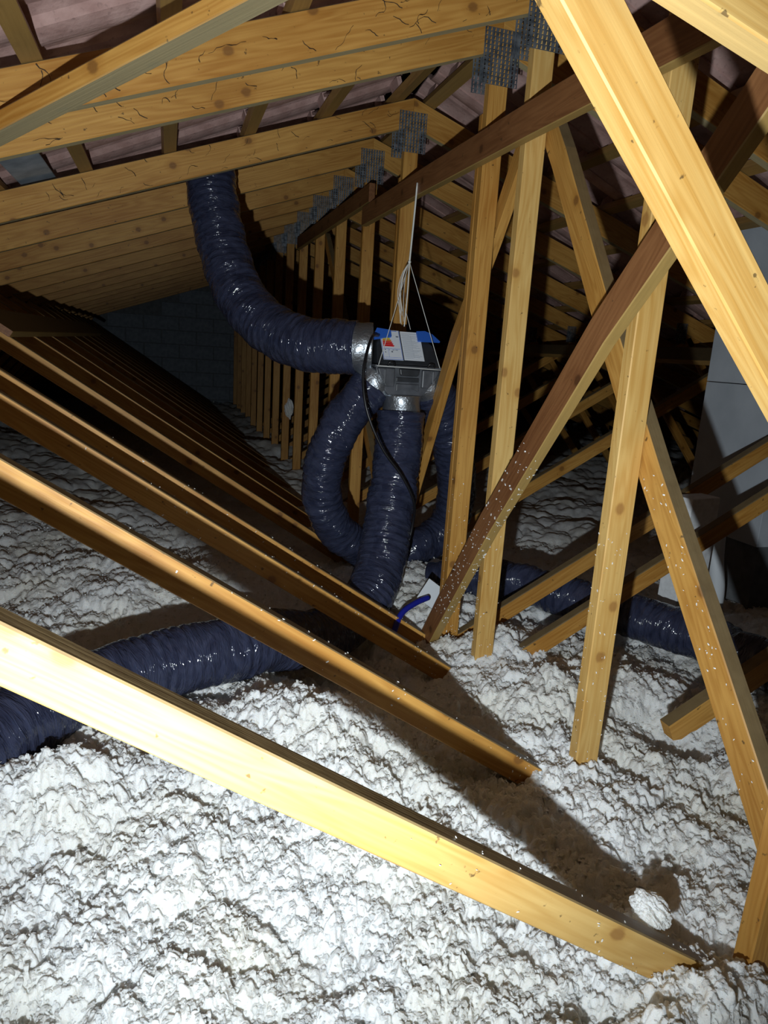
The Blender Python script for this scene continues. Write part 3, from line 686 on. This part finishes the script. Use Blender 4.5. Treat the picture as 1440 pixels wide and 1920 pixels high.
d3 = duct([V(0.860, 2.60, -0.225), V(0.857, 2.59, -0.32), V(0.840, 2.56, -0.46), V(0.806, 2.50, -0.62), V(0.764, 2.42, -0.76), V(0.705, 2.33, -0.855), V(0.60, 2.22, -0.915), V(0.45, 2.08, -0.92), V(0.30, 1.975, -0.87), V(0.16, 1.895, -0.855), V(0.012, 1.825, -0.850), V(-0.115, 1.752, -0.850), V(-0.243, 1.665, -0.853), V(-0.335, 1.555, -0.858), V(-0.42, 1.44, -0.865), V(-0.60, 1.25, -0.88)], 0.092, 'broad dark blue duct dropping from the fan unit and running left across the wool', 3, 0.092)
collar(d3, [V(0.861, 2.60, -0.160), V(0.861, 2.60, -0.245)], 0.072)
d4 = duct([V(0.985, 2.64, -0.13), V(1.050, 2.68, -0.20), V(1.130, 2.74, -0.32), V(1.190, 2.80, -0.46), V(1.235, 2.86, -0.62), V(1.235, 2.92, -0.75), V(1.15, 2.905, -0.83), V(1.04, 2.87, -0.86), V(0.96, 2.90, -0.95)], 0.085, 'dark blue duct hanging behind the doubled post, right of the fan unit', 4)
collar(d4, [V(0.955, 2.635, -0.095), V(1.005, 2.65, -0.150)], 0.078)
d5 = duct([V(1.05, 2.62, -0.93), V(1.17, 2.53, -0.89), V(1.282, 2.42, -0.865), V(1.437, 2.211, -0.865), V(1.546, 2.028, -0.865), V(1.644, 1.863, -0.865), V(1.70, 1.741, -0.866), V(1.74, 1.60, -0.87), V(1.82, 1.43, -0.88), V(1.95, 1.2, -0.9)], 0.078, 'dark blue duct lying on the wool behind the posts at right', 5)

# ================================================================== fan unit
fan = empty('fan_unit', V(0.862, 2.64, -0.17)); tag(fan, 'grey extraction fan unit hung on strings from the ridge board, with paper labels', 'fan unit')
def prism_xz(name, outline, y0, y1, mat, parent, bev=0.004, z0=0):
    bm = bmesh.new(); a = [bm.verts.new((x, y0, z)) for x, z in outline]; b = [bm.verts.new((x, y1, z)) for x, z in outline]; n = len(outline)
    bm.faces.new(a); bm.faces.new(b[::-1])
    for i in range(n): bm.faces.new((a[i], b[i], b[(i+1) % n], a[(i+1) % n]))
    if bev: bmesh.ops.bevel(bm, geom=bm.edges[:], offset=bev, segments=2, affect='EDGES', profile=0.5)
    return link(name, bm_mesh(bm, name), mat, parent, Matrix.Translation(V(0.862, 2.64, z0)))
# lower half shell, tapering to the bottom spigot
prism_xz('lower_shell', [(-0.122, -0.058), (0.128, -0.058), (0.122, -0.085), (0.078, -0.150), (0.066, -0.163), (-0.066, -0.163), (-0.080, -0.150), (-0.118, -0.085)], -0.075, 0.12, M_case2, fan)
prism_xz('shell_pod', [(-0.120, -0.062), (-0.052, -0.062), (-0.052, -0.130), (-0.086, -0.130), (-0.112, -0.085)], -0.092, -0.07, M_case2, fan)
prism_xz('shell_pod', [(0.126, -0.062), (0.118, -0.085), (0.086, -0.130), (0.058, -0.130), (0.058, -0.062)], -0.092, -0.07, M_case2, fan)
prism_xz('latch', [(-0.034, -0.062), (0.046, -0.062), (0.042, -0.084), (0.036, -0.088), (-0.024, -0.088), (-0.030, -0.084)], -0.094, -0.07, M_case, fan, 0.003)
prism_xz('front_panel', [(-0.042, -0.094), (0.048, -0.094), (0.048, -0.110), (-0.042, -0.110)], -0.082, -0.07, M_case, fan, 0.002)
prism_xz('chevron_rib', [(-0.042, -0.118), (0.048, -0.118), (0.048, -0.146), (0.004, -0.126), (-0.042, -0.146)], -0.086, -0.07, M_case2, fan, 0.002)
for x in (-0.092, 0.100):
    prism_xz('rib', [(x - 0.004, -0.066), (x + 0.004, -0.066), (x + 0.002, -0.118), (x - 0.002, -0.118)], -0.098, -0.09, M_case2, fan, 0.0015)
prism_xz('rim', [(-0.132, -0.050), (0.138, -0.050), (0.138, -0.060), (-0.132, -0.060)], -0.098, 0.13, M_case2, fan, 0.003)
for x in (-0.070, 0.088):
    tube('clip', [V(0.862 + x - 0.014, 2.545, -0.052), V(0.862 + x - 0.008, 2.540, -0.040), V(0.862 + x + 0.008, 2.540, -0.040), V(0.862 + x + 0.014, 2.545, -0.052)], 0.004, M_black, fan, seg=8, step=0.004)
# upper shell: sloping lid face turned to the camera
TLID = [(-0.120, -0.085, -0.048), (0.128, -0.085, -0.048), (0.112, -0.028, 0.030), (0.060, 0.010, 0.074), (-0.085, 0.010, 0.074), (-0.112, -0.028, 0.030)]
bot = [(-0.120, 0.12, -0.048), (0.128, 0.12, -0.048), (0.112, 0.12, 0.030), (0.060, 0.12, 0.074), (-0.085, 0.12, 0.074), (-0.112, 0.12, 0.030)]
bm = bmesh.new(); a = [bm.verts.new(p) for p in TLID]; b = [bm.verts.new(p) for p in bot]
bm.faces.new((a[0], a[1], a[2], a[5])); bm.faces.new((a[5], a[2], a[3], a[4])); bm.faces.new(b[::-1])
for i in range(6): bm.faces.new((a[i], b[i], b[(i+1) % 6], a[(i+1) % 6]))
bmesh.ops.bevel(bm, geom=bm.edges[:], offset=0.004, segments=2, affect='EDGES', profile=0.5)
link('upper_shell', bm_mesh(bm, 'upper_shell'), M_case, fan, Matrix.Translation(V(0.862, 2.64, 0)))
# label plane coordinates: u across, v up the sloping lid
lo_, hi_ = Vector((0, -0.089, -0.044)), Vector((0, 0.008, 0.078)); vdir = (hi_ - lo_).normalized(); ndir = Vector((0, -vdir.z, vdir.y)); FO = V(0.862, 2.64, 0)
def lab_M(u, v, lift): 
    o = FO + lo_ + vdir * v + Vector((u, 0, 0)) + ndir * lift
    return frame_M(o, Vector((1, 0, 0)), vdir, ndir)
def lab_box(name, u0, u1, v0, v1, lift, mat, parent, t=0.0012):
    bm = bmesh.new(); box_bm(bm, (0, 0, 0), (u1-u0, v1-v0, t)); return link(name, bm_mesh(bm, name), mat, parent, lab_M((u0+u1)/2, (v0+v1)/2, lift))
# blue end caps at the back edge
for s_, pts in ((-1, [(-0.125, 0.100), (-0.055, 0.116), (-0.055, 0.146), (-0.108, 0.152), (-0.125, 0.118)]), (1, [(0.050, 0.104), (0.140, 0.106), (0.112, 0.140), (0.085, 0.152), (0.050, 0.148)])):
    bm = bmesh.new(); f = [bm.verts.new((u, v, -0.004)) for u, v in pts]; k = [bm.verts.new((u, v, 0.004)) for u, v in pts]; n = len(pts)
    bm.faces.new(f[::-1]); bm.faces.new(k)
    for i in range(n): bm.faces.new((f[i], f[(i+1) % n], k[(i+1) % n], k[i]))
    o = link('blue_cap', bm_mesh(bm, 'blue_cap'), M_blue, fan, lab_M(0, 0, 0.010)); o['label'] = 'blue plastic cap'
lab = lab_box('energy_label', -0.098, -0.020, 0.012, 0.150, 0.0055, M_paper, fan); lab['label'] = 'energy label with coloured arrows'
lab2 = lab_box('data_sheet', -0.016, 0.064, 0.014, 0.148, 0.0055, M_paper, fan); lab2['label'] = 'printed data sheet'
def ink(bm_list, name, mat, parent):
    bm = bmesh.new()
    for u0, u1, v0, v1 in bm_list: box_bm(bm, ((u0+u1)/2, (v0+v1)/2, 0), (u1-u0, v1-v0, 0.0006))
    return link(name, bm_mesh(bm, name), mat, parent, lab_M(0, 0, 0.0066))
def arrow(parent, v, ln, col, h=0.0070):
    m = plain('arrow_ink', col, 0.5)
    u0 = -0.091; bm = bmesh.new(); pts = [(u0, v), (u0 + ln, v), (u0 + ln + 0.004, v + h/2), (u0 + ln, v + h), (u0, v + h)]
    f = [bm.verts.new((a, b, 0)) for a, b in pts]; k = [bm.verts.new((a, b, 0.0006)) for a, b in pts]; n = 5
    bm.faces.new(f[::-1]); bm.faces.new(k)
    for i in range(n): bm.faces.new((f[i], f[(i+1) % n], k[(i+1) % n], k[i]))
    link('rating_arrow', bm_mesh(bm, 'rating_arrow'), m, parent, lab_M(0, 0, 0.0066))
for i, (c_, ln) in enumerate([((0.75, 0.01, 0.01), 0.040), ((0.75, 0.01, 0.01), 0.037), ((0.78, 0.03, 0.01), 0.034), ((0.75, 0.25, 0.02), 0.031), ((0.80, 0.62, 0.03), 0.028), ((0.55, 0.60, 0.03), 0.024), ((0.10, 0.42, 0.05), 0.020), ((0.02, 0.25, 0.06), 0.014)]):
    arrow(lab, 0.073 + i * 0.0082, ln, c_)
ink([(-0.091, -0.060, 0.139, 0.147), (-0.062, -0.030, 0.145, 0.147)], 'label_band', M_blue, lab)
ink([(-0.036, -0.026, 0.118, 0.123), (-0.063, -0.057, 0.046, 0.052), (-0.072, -0.068, 0.056, 0.058), (-0.058, -0.050, 0.056, 0.058), (-0.046, -0.036, 0.056, 0.058), (-0.088, -0.084, 0.056, 0.060), (-0.088, -0.084, 0.044, 0.048)], 'label_text', M_ink, lab)
ink([(-0.097, -0.0955, 0.013, 0.149), (-0.0225, -0.021, 0.013, 0.149), (-0.097, -0.021, 0.013, 0.0145), (-0.092, -0.026, 0.062, 0.0628), (-0.074, -0.0735, 0.022, 0.062), (-0.092, -0.026, 0.022, 0.0226)], 'label_frame', M_blue, lab)
ink([(-0.012, -0.012 + (0.070 if i % 4 else 0.044) * (0.75 + 0.25 * ((i * 7) % 5) / 4), 0.022 + i * 0.0054, 0.0238 + i * 0.0054) for i in range(22)], 'sheet_text', M_inkl, lab2)
ink([(0.024, 0.0245, 0.02, 0.14)], 'sheet_rule', M_inkl, lab2)
# supply cable
cb = tube('supply_cable', [V(0.752, 2.60, 0.055), V(0.705, 2.52, 0.045), V(0.668, 2.455, -0.02), V(0.656, 2.43, -0.11), V(0.674, 2.41, -0.22), V(0.735, 2.40, -0.345), V(0.815, 2.395, -0.445), V(0.868, 2.40, -0.54), V(0.882, 2.43, -0.62), V(0.866, 2.43, -0.72), V(0.825, 2.41, -0.83), V(0.78, 2.38, -0.93)], 0.0052, M_black, fan, seg=10, step=0.008); cb['label'] = 'black cable looping down beside the centre duct'

# ================================================================== strings
st = empty('hanging_strings', V(0.866, 2.615, 0.60)); tag(st, 'white strings tied to the brown ridge board holding up the fan unit', 'string')
K = V(0.866, 2.635, 0.330)
tube('cord', [V(0.884, 2.66, 0.612), V(0.880, 2.655, 0.52), K], 0.0035, M_string, st, seg=6, step=0.02)
tube('cord', [V(0.8845, 2.664, 0.600), V(0.876, 2.650, 0.47), K], 0.0022, M_string, st, seg=6, step=0.02)
tube('cord', [K, V(0.742, 2.543, -0.052)], 0.0013, M_string, st, seg=6, step=0.05)
tube('cord', [K, V(0.986, 2.543, -0.054)], 0.0013, M_string, st, seg=6, step=0.05)
tube('cord', [V(0.735, 2.5405, -0.0555), V(0.86, 2.5395, -0.0565), V(0.996, 2.5405, -0.0585)], 0.0016, M_string, st, seg=6, step=0.05)
for i in range(6):
    q = random.uniform(-.012, .008); e = random.uniform(0.10, 0.16)
    tube('cord_tail', [K, K + Vector((-0.02 + q, -0.006 + 0.002*i, -0.05)), K + Vector((-0.024 + q * 1.6, 0.002*i, -0.12)), K + Vector((-0.014 + q, 0.004, -0.33 + e))], 0.0011, M_string, st, seg=5, step=0.02)
tube('cord_tail', [K, K + Vector((0.0, 0.0, -0.12)), K + Vector((-0.004, 0.0, -0.235))], 0.0024, M_string, st, seg=6, step=0.02)
tube('cord_tail', [K + Vector((-0.002, 0, -0.18)), K + Vector((0.010, 0.0, -0.21)), K + Vector((0.022, 0.0, -0.245))], 0.0011, M_string, st, seg=5, step=0.02)
bm = bmesh.new(); bmesh.ops.create_icosphere(bm, subdivisions=2, radius=0.006); link('knot', bm_mesh(bm, 'knot', True), M_string, st, Matrix.Translation(K))

# ================================================================== things by the chimney and on the wool
ch = empty('chimney_stack', V(2.55, 2.42, -1.08)); tag(ch, 'square white plastered chimney rising at the right edge', 'chimney')
def crack_box():
    zb, zc, zt = -0.69, -0.043, 1.2
    box('plaster_face', V(2.55, 2.42, (zc + zb) / 2 - 0.0008), (0.50, 0.435, zc - zb - 0.0016), M_plaster, ch, 0.0016)
    box('plaster_face', V(2.55, 2.42, (zt + zc) / 2 + 0.0008), (0.50, 0.435, zt - zc - 0.0016), M_plaster, ch, 0.0016)
    box('plinth', V(2.55, 2.42, (-1.08 + zb) / 2 - 0.001), (0.44, 0.40, 1.08 + zb - 0.004), M_mortar, ch, 0.003)
crack_box()
pb = box('plaster_block', V(1.84, 2.065, -0.72), (0.155, 0.085, 0.55), M_poly, None, 0.004, Matrix.Rotation(math.radians(12), 3, 'Z')); tag(pb, 'pale upright polystyrene block beside the chimney foot', 'block')
wp = tube('waste_pipe', [V(2.095, 2.205, -0.62), V(2.105, 2.200, -0.74), V(2.125, 2.190, -0.86), V(2.13, 2.19, -1.0)], 0.030, M_pvc, None, seg=24, step=0.02); tag(wp, 'short white pipe standing in the wool before the chimney', 'pipe')
bl = tube('blue_conduit', [V(0.72, 2.10, -0.93), V(0.768, 2.165, -0.885), V(0.835, 2.215, -0.868), V(0.896, 2.250, -0.862)], 0.0105, M_bluepipe, None, seg=14, step=0.008); tag(bl, 'short bright blue conduit poking through the white card by the post foot', 'conduit')
cd = box('white_card', V(0.928, 2.285, -0.868), (0.095, 0.006, 0.085), M_pvc, None, 0.001, Matrix.Rotation(math.radians(-22), 3, 'X') @ Matrix.Rotation(math.radians(38), 3, 'Y')); tag(cd, 'white card lying by the doubled post foot', 'card')
